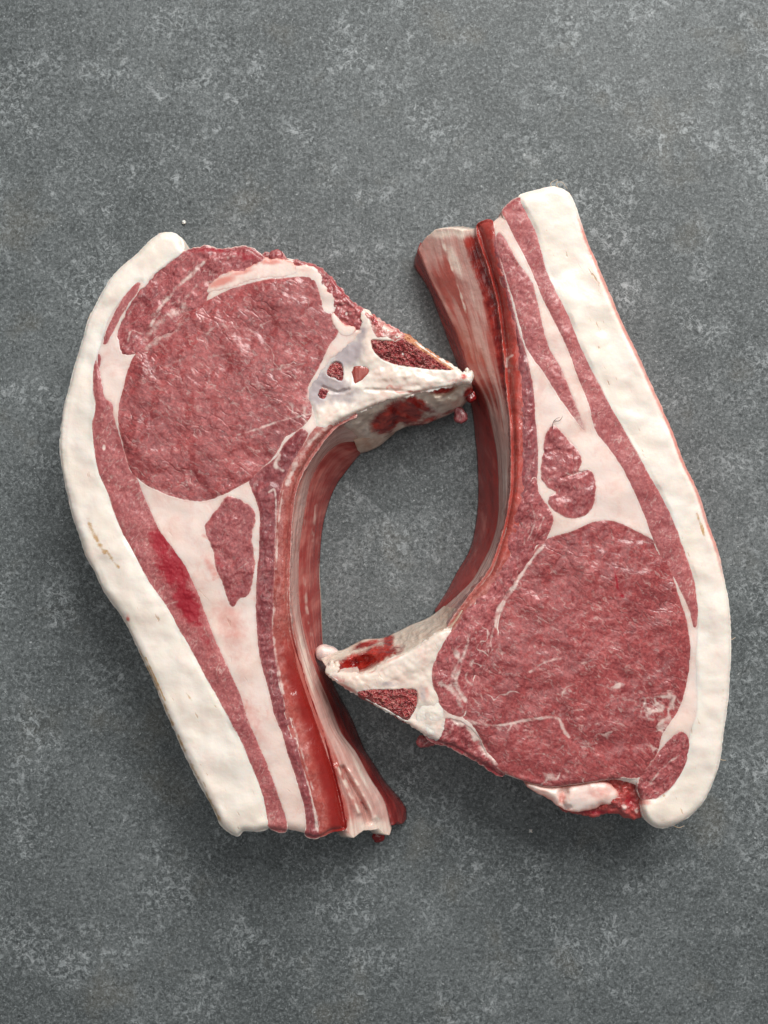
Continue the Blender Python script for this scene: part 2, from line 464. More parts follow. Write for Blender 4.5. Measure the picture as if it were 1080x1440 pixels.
def wall_mat(name, stops, streak=(.18), rough=.25, coat=.5, fine=0.5, strip_wl=4.0):
    """wall strips: colour from attribute 'tone' (0..1) over stops, streaked along the strip"""
    m = Mat(name)
    uv = m.attr('uvp', True)
    mp = m.t.nodes.new('ShaderNodeMapping'); mp.inputs['Scale'].default_value = (1, streak, 1)
    m.t.links.new(uv, mp.inputs['Vector'])
    st = m.noise(strip_wl * 2.2, 4, .6, .6, vec=mp.outputs[0])
    st2 = m.noise(strip_wl, 3, .6, .3, vec=mp.outputs[0])
    tone = m.attr('tone')
    t = m.math('ADD', tone, m.math('MULTIPLY', m.math('SUBTRACT', m.math('ADD', m.math('MULTIPLY', st, .6), m.math('MULTIPLY', st2, .4)), .5), fine))
    r = m.t.nodes.new('ShaderNodeValToRGB'); r.color_ramp.interpolation = 'EASE'
    el = r.color_ramp.elements
    while len(el) < len(stops): el.new(.5)
    for e, (p, c) in zip(el, stops): e.position = p; e.color = c
    m.t.links.new(t, r.inputs['Fac'])
    c = r.outputs['Color']
    bl = m.attr('blood')
    bn = m.ss(m.math('ADD', bl, m.math('MULTIPLY', m.math('SUBTRACT', m.noise(11, 5, .7, .6), .5), 1.3)), .08, .85)
    c = m.mix(m.math('MULTIPLY', bn, m.ss(bl, .02, .2)), c, m.mix(m.ss(m.noise(16, 3, .6), .35, .65), srgb(124, 12, 10), srgb(182, 56, 44)))
    fa = m.attr('fat')
    fn = m.ss(m.math('ADD', fa, m.math('MULTIPLY', m.math('SUBTRACT', st, .5), .9)), .35, .75)
    c = m.mix(m.math('MULTIPLY', fn, m.ss(fa, .02, .2)), c, srgb(232, 212, 198))
    n = m.bump(m.math('ADD', st, m.math('MULTIPLY', m.noise(14, 3), .8)), 2.2)
    return m.out(c, rough, n, sss=.15, spec=.5, coat=coat, coat_r=.12)
M['rib'] = wall_mat('rib_membrane', [(0, srgb(136, 46, 40)), (.3, srgb(176, 92, 82)), (.58, srgb(206, 162, 152)), (1, srgb(234, 222, 212))], .06, .22, .5, .8)
M['wall_muscle'] = wall_mat('wall_muscle', [(0, srgb(104, 28, 28)), (.45, srgb(150, 60, 56)), (.75, srgb(180, 104, 96)), (1, srgb(222, 194, 182))], .07, .26, .4, 1.0)
M['membrane'] = wall_mat('chine_membrane', [(0, srgb(120, 60, 48)), (.3, srgb(184, 152, 132)), (.65, srgb(216, 200, 184)), (1, srgb(242, 233, 222))], .4, .26, .5, .6, 6)

def table_mat():
    m = Mat('slate_laminate')
    big = m.noise(300, 4, .6)
    mid = m.noise(40, 5, .7, .4)
    c = m.mix(m.ss(m.math('ADD', m.math('MULTIPLY', big, .55), m.math('MULTIPLY', mid, .45)), .36, .64), srgb(75, 80, 81), srgb(99, 104, 105))
    c = m.mix(m.math('MULTIPLY', m.ss(m.noise(120, 3, .6), .55, .70), .35), c, srgb(106, 102, 92))
    g = m.noise(4.6, 4, .85, .5)
    c = m.mix(m.ss(g, .32, .50, .95, 0), c, srgb(44, 48, 50))
    c = m.mix(m.ss(g, .50, .66, 0, .8), c, srgb(140, 146, 148))
    # pale mineral flecks in clumps
    cl = m.ss(m.noise(95, 5, .72), .45, .64, .10, 1)
    f1 = m.ss(m.noise(8, 4, .75, .8), .52, .60)
    c = m.mix(m.math('MULTIPLY', m.math('MULTIPLY', f1, cl), .62), c, srgb(162, 168, 170))
    f2 = m.ss(m.noise(18, 5, .78, .9), .54, .65)
    c = m.mix(m.math('MULTIPLY', m.math('MULTIPLY', f2, cl), .62), c, srgb(180, 185, 187))
    f3 = m.ss(m.noise(5, 3, .6), .65, .73)
    c = m.mix(m.math('MULTIPLY', f3, .65), c, srgb(190, 195, 196))
    # a few hairline scratches
    sc = m.warp(90, 30, sx=.03, sy=1, rot=.9)
    ln = m.math('MULTIPLY', m.ss(m.noise(4, 1, .5, vec=sc), .77, .82), m.ss(m.noise(60, 2), .55, .65))
    c = m.mix(m.math('MULTIPLY', ln, .5), c, srgb(150, 156, 158))
    n = m.bump(m.noise(4, 4, .6), .5)
    return m.out(c, m.ss(m.noise(150, 4, .6), .3, .7, .44, .62), n, spec=.35)
M['table'] = table_mat()

# ------------------------------------------------------------------ tabletop
def tabletop():
    me = bpy.data.meshes.new('tabletop')
    w = 0.75
    v = [(-w, -w, 0), (w, -w, 0), (w, w, 0), (-w, w, 0), (-w, -w, -.03), (w, -w, -.03), (w, w, -.03), (-w, w, -.03)]
    f = [(0, 1, 2, 3), (7, 6, 5, 4), (0, 4, 5, 1), (1, 5, 6, 2), (2, 6, 7, 3), (3, 7, 4, 0)]
    me.from_pydata(v, [], f); me.materials.append(M['table'])
    o = bpy.data.objects.new('tabletop', me); col.objects.link(o); o['kind'] = 'structure'
    o['label'] = 'dark grey mottled stone-look tabletop'
tabletop()

def thing(name, label, cat, loc, group=None):
    o = bpy.data.objects.new(name, None); col.objects.link(o)
    o.empty_display_size = .02
    o.location = loc; o['label'] = label; o['category'] = cat
    if group: o['group'] = group
    return o

# masks ------------------------------------------------------------
def sst_inv(x, a, b): return 1 - sst(a, b, x)
def blobs(P, specs):
    f = np.zeros(len(P))
    for cx, cy, rx, ry, rot, s in specs:
        c, q = math.cos(math.radians(rot)), math.sin(math.radians(rot))
        dx, dy = P[:, 0] - cx, P[:, 1] - cy
        r = np.sqrt(((dx * c + dy * q) / rx) ** 2 + ((-dx * q + dy * c) / ry) ** 2)
        f = np.maximum(f, s * np.clip(1.3 - r, 0, 1))
    return f
def edgefat(d, w=1.6, s=.75): return min(1.0, s + .1) * np.exp(-d / w)
def sst_(a, b, x): return sst(a, b, x)
# lines() uses a falling step
def lines(P, specs):
    f = np.zeros(len(P))
    wob = 1 + .8 * fbm(P[:, 0], P[:, 1], 14, 2, 91)
    for pts, w, s in specs:
        q = np.array(pts, float); lo, hi = q.min(0) - 30, q.max(0) + 30
        k = (P > lo).all(1) & (P < hi).all(1)
        if k.any():
            r = dline(P[k], pts) / np.maximum(w * wob[k], .4)
            f[k] = np.maximum(f[k], s * (1 - sst(.0, 2.1, r)) * (.55 + .45 * sst(-.35, .25, fbm(P[k, 0], P[k, 1], 16, 2, 57))))
    return f
def groove(P, pts, w): return np.exp(-(dline(P, pts) / w) ** 2)
def relief(a1, w1, a2=0, w2=6, seed=3):
    return lambda P, d: (a1 * fbm(P[:, 0], P[:, 1], w1, 3, seed) + (a2 * fbm(P[:, 0], P[:, 1], w2, 2, seed + 9) if a2 else 0)) * sst(0, 8, d)

def branching(P, wl, width, seed):
    f = fbm(P[:, 0] + 12 * fbm(P[:, 0], P[:, 1], 25, 2, seed + 3), P[:, 1], wl, 3, seed)
    return np.exp(-(f / width) ** 2) * sst(-.1, .35, fbm(P[:, 0], P[:, 1], 60, 2, seed + 8))
# ================================================================== LEFT CHOP
def left_chop():
    org = unproject(np.array([300.]), np.array([740.]), np.array([0.]))[0]
    root = thing('pork_chop', 'thick raw pork chop with a blood-red patch in its lean streak, bone tip pointing right',
                 'pork chop', org, 'raw pork rib chops on the tabletop')
    FAT_OUT = [(258,347),(253,335),(242,328),(227,328),(213,337),(193,357),(170,377),(155,393),(140,420),(125,450),(115,483),(105,517),(97,547),(90,573),
        (86,603),(85,630),(88,660),(95,693),(103,727),(112,753),(122,783),(133,803),(147,832),(160,850),(175,872),(190,903),(203,930),(217,960),(230,993),(247,1030),
        (263,1067),(280,1100),(300,1137),(313,1162),(333,1175),(342,1168),(360,1169),(377,1165)]
    FAT_IN = [(378,1160),(373,1133),(367,1110),(357,1083),(343,1050),(327,1018),(310,988),(290,953),(273,920),(260,897),(243,867),(230,845),(210,818),(197,793),(183,767),(170,743),
        (160,717),(152,693),(140,667),(135,643),(132,623),(131,597),(135,570),(132,553),(132,530),(135,507),(145,477),(153,450),(170,423),(187,403),(198,396),(203,400),(217,385),(233,372),(247,362),(256,354)]
    T = [(527,570),(497,583),(473,597),(453,617),(437,640),(423,663),(413,690),(408,730),(405,773),(404,810),(404,850),(409,893),(418,930),(429,968),(444,1010),(459,1056),(472,1103),(481,1145),(483,1163)]
    BASE = FAT_OUT + [(400,1168),(432,1174),(448,1176),(465,1167)] + T[::-1] + [(560,560),(600,548),(660,538),(662,533),(650,523),(617,503),(593,488),(567,473),(543,458),(525,443),(512,435),
        (500,428),(485,413),(470,395),(455,378),(430,368),(400,360),(372,362),(347,348),(327,352),(307,352),(287,348),(270,352)]
    c = Chop(root, org, BASE, 11)
    def drop(P):
        k = sst(820, 960, P[:, 1]); q = dline(P, T)
        return (4 + 16 * k) * np.exp(-q / (5 + 9 * k))
    c.drop = drop

    # --- big eye of the loin
    eye = [(192,497),(182,517),(175,543),(168,570),(167,593),(172,617),(178,640),(185,663),(197,675),(217,687),(240,697),(267,703),(293,702),(317,693),(337,682),(353,673),(367,658),(380,647),
        (391,632),(400,615),(420,603),(436,585),(436,562),(432,545),(441,527),(453,505),(463,484),(475,468),(477,455),(467,443),(456,437),(450,420),(444,399),(438,391),(420,389),(400,392),
        (373,395),(340,402),(313,413),(290,425),(270,437),(247,455),(222,475),(204,490)]
    veins = [([(334,612),(365,602),(400,590),(438,582)],2.0,.75),([(205,488),(235,470),(262,448)],6,.6),([(225,520),(260,505),(300,520)],2,.5),([(290,470),(310,455),(330,475)],3,.5),
        ([(352,600),(360,580),(380,570)],1.6,.5),([(380,520),(410,515),(430,510)],2,.5),([(385,650),(402,628),(420,608)],4,.75),([(330,560),(352,540),(372,545)],1.6,.45),
        ([(260,690),(300,680),(340,664)],1.2,.4),([(437,545),(428,580),(432,600)],5,.7),([(350,450),(370,470),(375,500)],2,.4),([(300,500),(330,498),(350,510)],2.5,.45)]
    def eye_attr(P, d):
        f = np.maximum(lines(P, veins), edgefat(d, 1.5, .7) * sst(-.2, .3, fbm(P[:, 0], P[:, 1], 30, 2, 77)))
        f = np.maximum(f, .26 * sst(.25, .6, fbm(P[:, 0], P[:, 1], 34, 4, 4)) )
        f = np.maximum(f, .62 * branching(P, 70, .035, 301) * sst(250, 400, P[:, 0]) + .4 * branching(P, 45, .04, 305))
        return {'fat': f, 'blood': lines(P, [([(255,640),(275,655)],1.2,.5)]), 'edge': np.exp(-d / 1.7) * (1 - np.clip(blobs(P, [(245,458,70,22,-38,1.3),(186,668,16,14,0,1.2),(430,560,16,40,0,.6)]), 0, 1))}
    c.slab('loin_muscle', eye, M['eye'], attrs=eye_attr, relief=relief(4, 60, .8, 12, 5), bulge=1.4, bw=12)
    # --- upper muscle under the fat tip
    cap = [(258,355),(287,348),(307,352),(327,351),(347,348),(363,357),(370,366),(360,376),(343,382),(317,384),(300,397),(292,420),(282,434),(260,452),(234,476),(208,494),(187,498),(173,497),(166,480),
        (167,463),(175,443),(187,423),(203,402),(220,384),(240,368)]
    def cap_attr(P, d):
        f = np.maximum(lines(P, [([(290,366),(270,385),(240,415),(215,445)],3.5,.7),([(225,440),(215,452),(212,458)],2,.8),([(260,430),(230,450),(205,475)],7,.55),([(305,395),(280,400),(255,425)],3,.5),
            ([(180,480),(185,465),(200,470)],1.5,.7),([(320,362),(345,358)],3,.55)]), edgefat(d, 1.6, .7))
        return {'fat': f, 'blood': blobs(P, [(345,360,24,9,10,.65),(300,352,30,5,0,.55)])}
    c.slab('cap_muscle', cap, M['cap'], attrs=cap_attr, relief=relief(4, 40, .8, 10, 6), rough=1.6, lift=-.8)
    # --- ragged trimmed edge above the eye: red rim and pale strips
    rim = [(368,362),(385,357),(395,356),(405,366),(430,371),(448,377),(462,388),(472,400),(482,413),(497,427),(512,436),(516,448),(510,462),(497,467),(482,462),(470,446),(458,436),(450,418),(440,398),(420,392),(390,388),(372,378)]
    c.slab('trim_muscle', rim, M['cap'], rough=2.0, wl=7, relief=relief(5, 20, 1.5, 7, 8), lift=-3,
           attrs=lambda P, d: {'fat': np.maximum(edgefat(d, 2, .4), blobs(P, [(490,440,10,6,40,.4),(480,425,8,4,40,.5)])), 'blood': blobs(P, [(475,405,30,5,50,.5),(388,358,10,5,0,.6)])})
    strip1 = [(290,411),(300,399),(318,386),(345,383),(360,374),(373,366),(395,366),(408,372),(416,383),(400,389),(378,389),(350,394),(320,404)]
    c.slab('fat_strip', strip1, M['seam'], rough=2.2, wl=7, lift=0, bulge=1.0, attrs=lambda P, d: {'fat': np.maximum(edgefat(d, 3.5, .8), blobs(P, [(312,396,30,8,-20,.9),(380,368,24,6,0,.8),(340,383,24,5,-15,.8)]))})
    strip2 = [(400,390),(412,380),(428,375),(442,379),(450,392),(456,405),(466,418),(470,430),(464,443),(454,441),(448,432),(453,424),(449,411),(444,398),(430,390),(414,393)]
    c.slab('fat_strip', strip2, M['seam'], rough=2.0, wl=7, lift=-.2, bulge=.7, attrs=lambda P, d: {'fat': np.maximum(edgefat(d, 2.5, .5), blobs(P, [(425,380,16,4,10,.4)]))})
    strip3 = [(468,442),(476,452),(486,460),(497,463),(494,468),(482,470),(474,462),(470,453)]
    c.slab('fat_strip', strip3, M['seam'], rough=1.4, lift=.2, attrs=lambda P, d: {'fat': edgefat(d, 2.5, .7)})
    # --- thin lean slivers inside the fat rim
    c.slab('lean_sliver', [(193,396),(199,398),(193,413),(183,427),(170,447),(160,467),(151,483),(144,485),(148,467),(160,440),(173,417)], M['belly'], grow=.6, attrs=lambda P, d: {'fat': edgefat(d, 1.8, .8)})
    c.slab('lean_sliver', [(138,497),(143,502),(140,523),(133,528),(136,510)], M['belly'], grow=.6, attrs=lambda P, d: {'fat': edgefat(d, 1.5, .8)})
    # --- long lean streak through the belly
    belly = [(148,560),(157,567),(160,587),(167,610),(175,638),(183,663),(192,673),(200,693),(213,723),(227,750),(243,771),(260,797),(277,833),(297,887),(317,933),(337,977),(350,1017),(370,1063),
        (387,1107),(395,1130),(402,1155),(401,1169),(383,1166)] + FAT_IN[:26]
    def belly_attr(P, d):
        n = fbm(P[:, 0], P[:, 1], 9, 3, 21)
        return {'fat': np.maximum.reduce([edgefat(d, 1.4, .7), blobs(P, [(146,629,3,5,0,1.0)]), lines(P, [([(231,852),(240,848),(250,846)],1.2,.7)])]),
                'blood': blobs(P, [(226,764,17,28,-25,1.1),(244,800,24,38,-30,1.2),(264,850,17,38,-28,1.35),(286,895,9,30,-28,.6)]) * (.9 + .5 * n)}
    c.slab('lean_streak', belly, M['belly'], grow=2.2, attrs=belly_attr, relief=relief(3, 50, .8, 8, 31), bulge=1.2)
    # --- pocket muscle
    pocket = [(320,700),(340,705),(353,714),(358,727),(354,750),(355,780),(358,793),(353,820),(347,837),(337,840),(327,853),(320,840),(313,817),(305,800),(300,773),(293,757),(289,740),(297,727),(310,712)]
    def pk_attr(P, d):
        return {'fat': np.maximum(edgefat(d, 2.2, .8), lines(P, [([(300,770),(312,776),(325,770)],1.2,.5),([(318,808),(335,800),(350,790)],1.4,.5)])),
                'blood': blobs(P, [(308,790,8,20,-30,.5),(330,835,14,12,0,.45),(315,700,0.1,0.1,0,0)])}
    c.slab('pocket_muscle', pocket, M['pocket'], attrs=pk_attr, relief=relief(2, 22, .5, 7, 41), bulge=1.6, rough=1.1)
    # --- dark lean strip beside the rib
    inter = [(352,676),(365,662),(382,650),(392,640),(400,626),(414,612),(424,604),(432,610),(424,628),(412,648),(402,668),(394,690),(389,723),(386,773),(384,840),(382,880),(387,923),(393,957),(404,1000),(418,1050),(431,1097),
        (440,1127),(449,1160),(448,1176),(432,1174),(432,1160),(427,1127),(417,1093),(407,1063),(397,1030),(387,1005),(380,973),(369,935),(364,905),(362,880),(361,847),(362,813),(365,780),(366,750),(366,722),(361,703)]
    def in_attr(P, d):
        return {'fat': np.maximum.reduce([edgefat(d, 1.5, .75), lines(P, [([(378,692),(386,688),(388,720),(387,770)],1.6,.85),([(392,640),(388,655),(398,662)],3,.9),([(384,880),(392,957),(410,1020),(432,1095),(446,1150)],1.6,.8),
            ([(376,690),(372,720),(371,800)],1.2,.35),([(430,1090),(440,1125),(447,1170)],2.2,.9)])])}
    c.slab('rib_muscle', inter, M['inter'], attrs=in_attr, relief=relief(3, 30, 1, 8, 51), bulge=1.6)
    # --- the sawn rib face, rolling over towards the inside
    R_in = [(388,1176)]
    face = [(500,584),(475,597),(455,617),(439,640),(425,663),(415,690),(409,730),(406,773),(405,810),(405,850),(410,893),(419,930),(430,968),(445,1010),(460,1056),(473,1103),(482,1145),(484,1164),(466,1168),(449,1175),
        (450,1158),(441,1127),(431,1094),(415,1047),(401,1000),(393,955),(386,915),(383,880),(385,840),(388,773),(391,723),(396,690),(405,664),(416,644),(430,622),(447,600),(466,590)]
    def face_attr(P, d):
        up = 1 - sst(600, 760, P[:, 1]); q = dline(P, T)
        f = np.maximum.reduce([edgefat(d, 1.5, .5), lines(P, [([(398,690),(391,740),(388,800)],1.8,.8),([(470,592),(440,618),(418,648),(404,680)],4,.75),([(384,850),(382,885),(388,925),(398,975)],2.5,.85),([(404,800),(406,880),(420,930)],1.2,.5),
              ([(410,1010),(425,1060),(440,1110)],1.8,.6)]), up * .35])
        return {'fat': f, 'deep': 1.1 * sst(840, 980, P[:, 1]) * (1 - sst(6, 32, q)), 'hot': .1 + .35 * sst(840, 960, P[:, 1])}
    c.slab('rib_face', face, M['rib_face'], attrs=face_attr, relief=relief(3, 40, .3, 8, 61), bulge=1.2)

    # --- fat rim, then the pale body that holds everything
    def rim_attr(P, d):
        return {'tan': np.maximum.reduce([lines(P, [([(126,737),(134,756),(148,778)],3.5,.8),([(150,775),(160,790),(167,798)],3,.7),([(205,925),(222,962),(232,985)],1.6,.9),([(262,975),(270,985)],1.5,.6),([(282,1075),(292,1090)],1.2,.7),([(196,915),(217,958),(247,1028),(280,1097),(312,1158)],2.4,.75)]), .35 * blobs(P, [(130,745,14,40,-25,1.),(175,880,8,24,-20,.9),(225,335,20,5,0,.9)])]), 'fat': blobs(P, [(180,868,6,10,0,.5),(140,830,5,14,-30,.25)]), 'blood': blobs(P, [(180,870,4,5,0,.8),(107,615,5,2,0,.5),(173,868,4,4,0,.4)])}
    c.slab('fat_rim', FAT_OUT + FAT_IN, M['fat_cap'], grow=.9, rough=.7, attrs=rim_attr, relief=relief(5, 80, .3, 16, 71), rim=11, rimdrop=8, sink=.5, bulge=1.0, mark='rim',
           wall=((.03, .3), (.2, 1.5), (.6, .5), (1, -4)))
    # --- chine bone
    MAR = [(522,478),(540,478),(553,478),(570,472),(593,488),(617,504),(640,520),(634,521),(617,521),(590,518),(567,516),(547,511),(532,502),(523,490)]
    POCK = [[(461,518),(470,508),(480,510),(484,524),(481,536),(470,533),(460,527)], [(449,551),(455,547),(460,552),(457,560),(450,560)], [(520,443),(526,447),(530,458),(528,466),(523,462)]]
    NICK = [(497,520),(505,516),(516,517),(519,522),(514,530),(506,536),(499,540),(496,532)]
    top = [(512,435),(525,443),(543,458),(567,473),(593,488),(617,503),(650,523),(660,531),(662,538),(640,541),(612,549),(590,553),(572,559),(553,560),(527,570),(497,583),(473,597),(450,612),(444,603),(440,580),(434,560),(434,545),
           (447,527),(461,508),(482,489),(500,473),(508,457)]
    def ch_attr(P, d):
        return {'fat': np.maximum(blobs(P, [(487,525,16,12,0,.0),(545,455,22,8,35,.75),(530,445,10,8,0,.6),(560,545,12,6,0,.55)]), lines(P, [([(543,548),(548,542),(560,552),(580,550)],1.8,.7),([(455,590),(480,575),(505,560)],2,.35),([(470,580),(492,568)],3,.4)])),
                'blood': blobs(P, [(586,552,34,6,5,.5),(640,535,22,5,-4,.5),(652,530,8,6,0,.8),(560,470,30,6,25,.55),(470,527,18,16,0,.3),(586,556,6,2,30,.7),(544,545,3,5,0,.6),(527,448,5,9,-20,.8),(550,453,8,4,40,.5)]),
                'grey': blobs(P, [(490,498,34,20,-35,1.1),(450,545,18,40,20,1.1),(480,555,40,22,0,.7),(508,470,10,26,20,.8),(470,540,30,16,0,.8)])}
    zch = lambda P, z, d: z - 6 * sst(560, 665, P[:, 0]) + 2.5 * lines(P, [([(540,524),(590,532),(655,531)],7,1.0)]) - 3 * lines(P, [([(455,545),(475,552),(490,548)],2,1.0)]) - 2 * lines(P, [([(515,548),(550,549),(588,553)],1.8,1.)])
    chine = c.slab('chine_bone', top, M['bone'], grow=.3, rough=2.0, wl=6, attrs=ch_attr, relief=relief(4, 36, .3, 9, 81), zfn=zch, bulge=.5, zbot=30, rim=6, rimdrop=4, under=[MAR, *POCK, NICK])
    c.slab('marrow', MAR, M['marrow'], rough=1.4, wl=6, parent=chine, lift=-1.5, sink=2.0, bulge=2.2, relief=relief(5, 12, 4, 5, 83), zbot=40,
           attrs=lambda P, d: {'fat': np.maximum(.9 * (1 - sst(1, 8, dline(P, [(570,472),(593,488),(617,504),(640,520)]))), blobs(P, [(548,478,8,4,0,.5)]))},
           zfn=lambda P, z, d: z - 6 * sst(560, 665, P[:, 0]))
    c.slab('bone_flesh', [(514,441),(526,443),(545,457),(569,471),(560,478),(546,478),(534,476),(526,470),(522,456)], M['cap'], rough=1.8, wl=6, parent=chine, grow=1.0, lift=-.2, bulge=1.8, relief=relief(4, 12, 2, 5, 84), zbot=50, mark=False,
           attrs=lambda P, d: {'hot': np.full(len(P), .6), 'fat': np.maximum(.45 + .3 * fbm(P[:, 0], P[:, 1], 10, 2, 8), edgefat(d, 2, .4)), 'blood': blobs(P, [(527,450,5,8,-20,.8),(548,462,8,3,35,.6)])})
    for q in POCK:
        c.slab('marrow_pocket', q, M['marrow'], rough=2.2, wl=5, parent=chine, lift=-.6, sink=2.0, bulge=1.8, relief=relief(4, 8, 2, 4, 85), zbot=60, attrs=lambda P, d: {'fat': edgefat(d, 1.4, .6)}, mark=False)
    c.slab('bone_notch', NICK, M['rib'], rough=2.2, wl=5, parent=chine, lift=-.5, sink=2.5, bulge=1.6, zbot=60, attrs=lambda P, d: {'tone': np.full(len(P), .22), 'uvp': np.stack([P[:, 0], P[:, 1], 0 * d], 1)}, mark=False)
    # --- front of the chine: membrane, blood, fat lobes
    ridge = [(662,536),(640,539),(612,547),(590,551),(572,557),(553,558),(527,568),(497,581),(477,593)]
    low = [(667,556),(657,564),(648,574),(632,583),(612,591),(597,597),(573,600),(555,608),(535,618),(510,622),(492,612)]
    def fr_attr(P, u, v):
        t = .7 + .25 * fbm(P[:, 0], P[:, 1], 26, 3, 95)
        t = t - .55 * blobs(P, [(625,550,20,6,-12,1.)]) + .2 * blobs(P, [(602,578,20,8,20,1.)])
        return {'tone': t, 'blood': np.maximum(blobs(P, [(543,592,24,17,-30,1.5),(570,580,28,17,10,1.5),(588,568,28,8,28,1.2),(605,590,26,7,-20,.7),(660,553,9,12,0,1.1),(622,549,20,5,-10,1.),(632,580,20,4,-15,.6),(590,598,20,4,-10,.8)]), 0),
                'fat': blobs(P, [(605,572,14,6,20,.5),(590,590,12,5,0,.5)])}
    c.loft('chine_front', ridge, low, 105, [52, 40, 30, 24, 22], M['membrane'], bulge=8, nu=30, step=1.2, attrs=fr_attr, relief=lambda P, u, v: (14 * fbm(P[:, 0], P[:, 1], 24, 3, 96) + 3 * fbm(P[:, 0], P[:, 1], 8, 2, 97)) * np.minimum(1, 4 * u * (1 - u) + .1), parent=None)
    c.loft('membrane_flap', [(566,598),(550,604),(530,608),(508,616),(498,620)], [(553,611),(546,617),(534,627),(520,634),(505,638)], [30, 32, 36, 40, 44], [16, 12, 9, 6, 4], M['membrane'], bulge=5, nu=14, step=1.0, back=5,
           attrs=lambda P, u, v: {'tone': .38 + .2 * u + .2 * fbm(P[:, 0], P[:, 1], 14, 3, 99), 'fat': .6 * sst(.85, 1, u)})
    # --- inside of the rib: pale membrane over bone, red muscle below
    C0 = [(520,572),(495,584),(471,598),(451,618),(435,641),(421,664),(411,691),(406,731),(403,774),(402,811),(402,851),(407,894),(416,931),(427,969),(442,1011),(457,1057),(470,1104),(479,1146),(481,1164)]
    C1 = [(522,612),(505,620),(478,624),(460,637),(446,657),(435,683),(427,730),(422,763),(420,810),(421,847),(427,885),(437,923),(450,957),(463,987),(480,1030),(500,1057),(520,1093),(543,1130),(553,1158)]
    C2 = [(507,638),(497,650),(487,663),(473,683),(463,707),(455,737),(451,773),(450,810),(452,840),(453,873),(455,910),(460,940),(473,970),(493,1007),(513,1053),(528,1077),(543,1100),(560,1120),(571,1136),(572,1152)]
    def rb_attr(P, u, v):
        y = P[:, 1]
        t = .34 + .25 * sst(.2, .55, u) + .12 * fbm(P[:, 0], P[:, 1], 40, 2, 12) + .05 * sst(940, 1060, y) + .12 * (1 - sst(600, 660, y)) + .28 * fbm(u * 10, v * 9, 1.6, 3, 14) * sst(900, 1000, y)
        t -= .22 * (1 - sst(0, .16, u)) * (1 - sst(900, 1000, y))
        f = np.maximum.reduce([.6 * sst(1125, 1165, y), .55 * sst(980, 1080, y) * blobs(P, [(500,1070,8,80,-22,1.)]), .7 * lines(P, [([(474,1075),(490,1112),(506,1142)],3.5,1.),([(496,1090),(512,1120),(530,1152)],3.5,1.)]), .6 * blobs(P, [(430,930,7,80,-14,1.)])])
        return {'tone': t, 'fat': f, 'blood': np.maximum(.5 * lines(P, [([(482,1080),(497,1108),(515,1140),(522,1155)],4,.9)]), .5 * (1 - sst(.0, .14, u)) * sst(930, 990, y))}
    c.loft('rib', C0, C1, [66, 98, 100, 100, 99, 98, 97, 95, 93, 91, 89, 88, 88], [14, 54, 58, 58, 58, 57, 56, 53, 50, 47, 44, 42, 40], M['rib'], bulge=9, nu=40, step=1.2, back=16, ends=(None, [(0,0,0),(.1,0,4),(.22,0,16),(.32,0,12),(.42,0,6),(.55,0,7),(.72,0,6),(.82,0,14),(.93,0,17),(1,-2,6)]), attrs=rb_attr,
           relief=lambda P, u, v: 5 * fbm(P[:, 0], P[:, 1], 40, 3, 13) * u + (-10 * groove(P, [(482,1080),(497,1108),(513,1136),(518,1156)], 3.5) + 5 * groove(P, [(474,1080),(489,1112),(504,1142)], 5) + 5 * groove(P, [(496,1085),(510,1112),(528,1148)], 6)))
    def wm_attr(P, u, v):
        y = P[:, 1]
        t = .26 * fbm(v * 46 + u * 5, u * 2.2, 1.7, 3, 33) + .62 - .12 * u + .15 * fbm(P[:, 0], P[:, 1], 40, 2, 15) - .4 * sst(930, 1010, y)
        f = np.maximum.reduce([.5 * lines(P, [([(446,690),(441,740),(442,800)],4,1.)]), .9 * sst(.9, 1, u) * sst(770, 800, y) * (1 - sst(900, 930, y)), .45 * lines(P, [([(436,690),(428,760),(430,840),(440,900)],5,1.)])])
        return {'tone': t, 'fat': f}
    c.loft('wall_muscle', C1, C2, [12, 52, 56, 56, 56, 55, 54, 51, 48, 45, 42, 40, 38], 2.0, M['wall_muscle'], ends=(None, [(0,0,2),(.4,0,0),(.7,0,5),(1,0,0)]), bulge=5, nu=24, step=1.2, back=14, attrs=wm_attr, relief=lambda P, u, v: 3 * fbm(P[:, 0], P[:, 1], 30, 3, 16) * (1 - u))
    # --- scraps at the sawn ends
    scrap = lambda pts, mat, lift, **k: c.slab('tissue_scrap', pts, mat, rough=1.3, wl=5, grow=1.0, edge=0, lift=lift, bulge=1.6, bw=4, zbot=max(2, H + lift - 8), mark=False, rimdrop=0, relief=relief(2, 8, 0, 3, 18), **k)
    scrap([(526,1174),(532,1170),(538,1174),(537,1182),(530,1184),(526,1180)], M['gore'], -90)
    scrap([(380,360),(384,353),(391,352),(396,358),(393,364),(384,364)], M['cap'], -4)
    scrap([(640,572),(648,574),(654,582),(656,590),(648,593),(641,590),(643,582)], M['inter'], -60)
    scrap([(652,530),(653,523),(655,527),(657,519),(659,527),(663,523),(663,533),(657,538)], M['bone'], -9)
    scrap([(657,553),(663,551),(667,558),(662,564),(658,560)], M['gore'], -44)

    c.slab('seam_fat', BASE, M['seam'], grow=-2.5, step=1.4, base=True, rim=14, rimdrop=13, seed=1,
           attrs=lambda P, d: {'fat': np.maximum(blobs(P, [(300,745,8,14,0,.6),(325,880,32,60,-20,.55),(352,1010,20,80,-22,.5),(298,800,10,34,-30,.6),(270,740,20,20,0,.3),(232,745,8,8,0,.4)]), lines(P, [([(296,760),(285,752)],3,.7),([(300,815),(312,808)],2,.8),([(345,1000),(347,985)],3,.8),([(375,1010),(377,998)],3,.7)])),
                               'blood': blobs(P, [(301,812,6,2,-20,.6),(376,1000,3,6,0,.4)])})
    return c

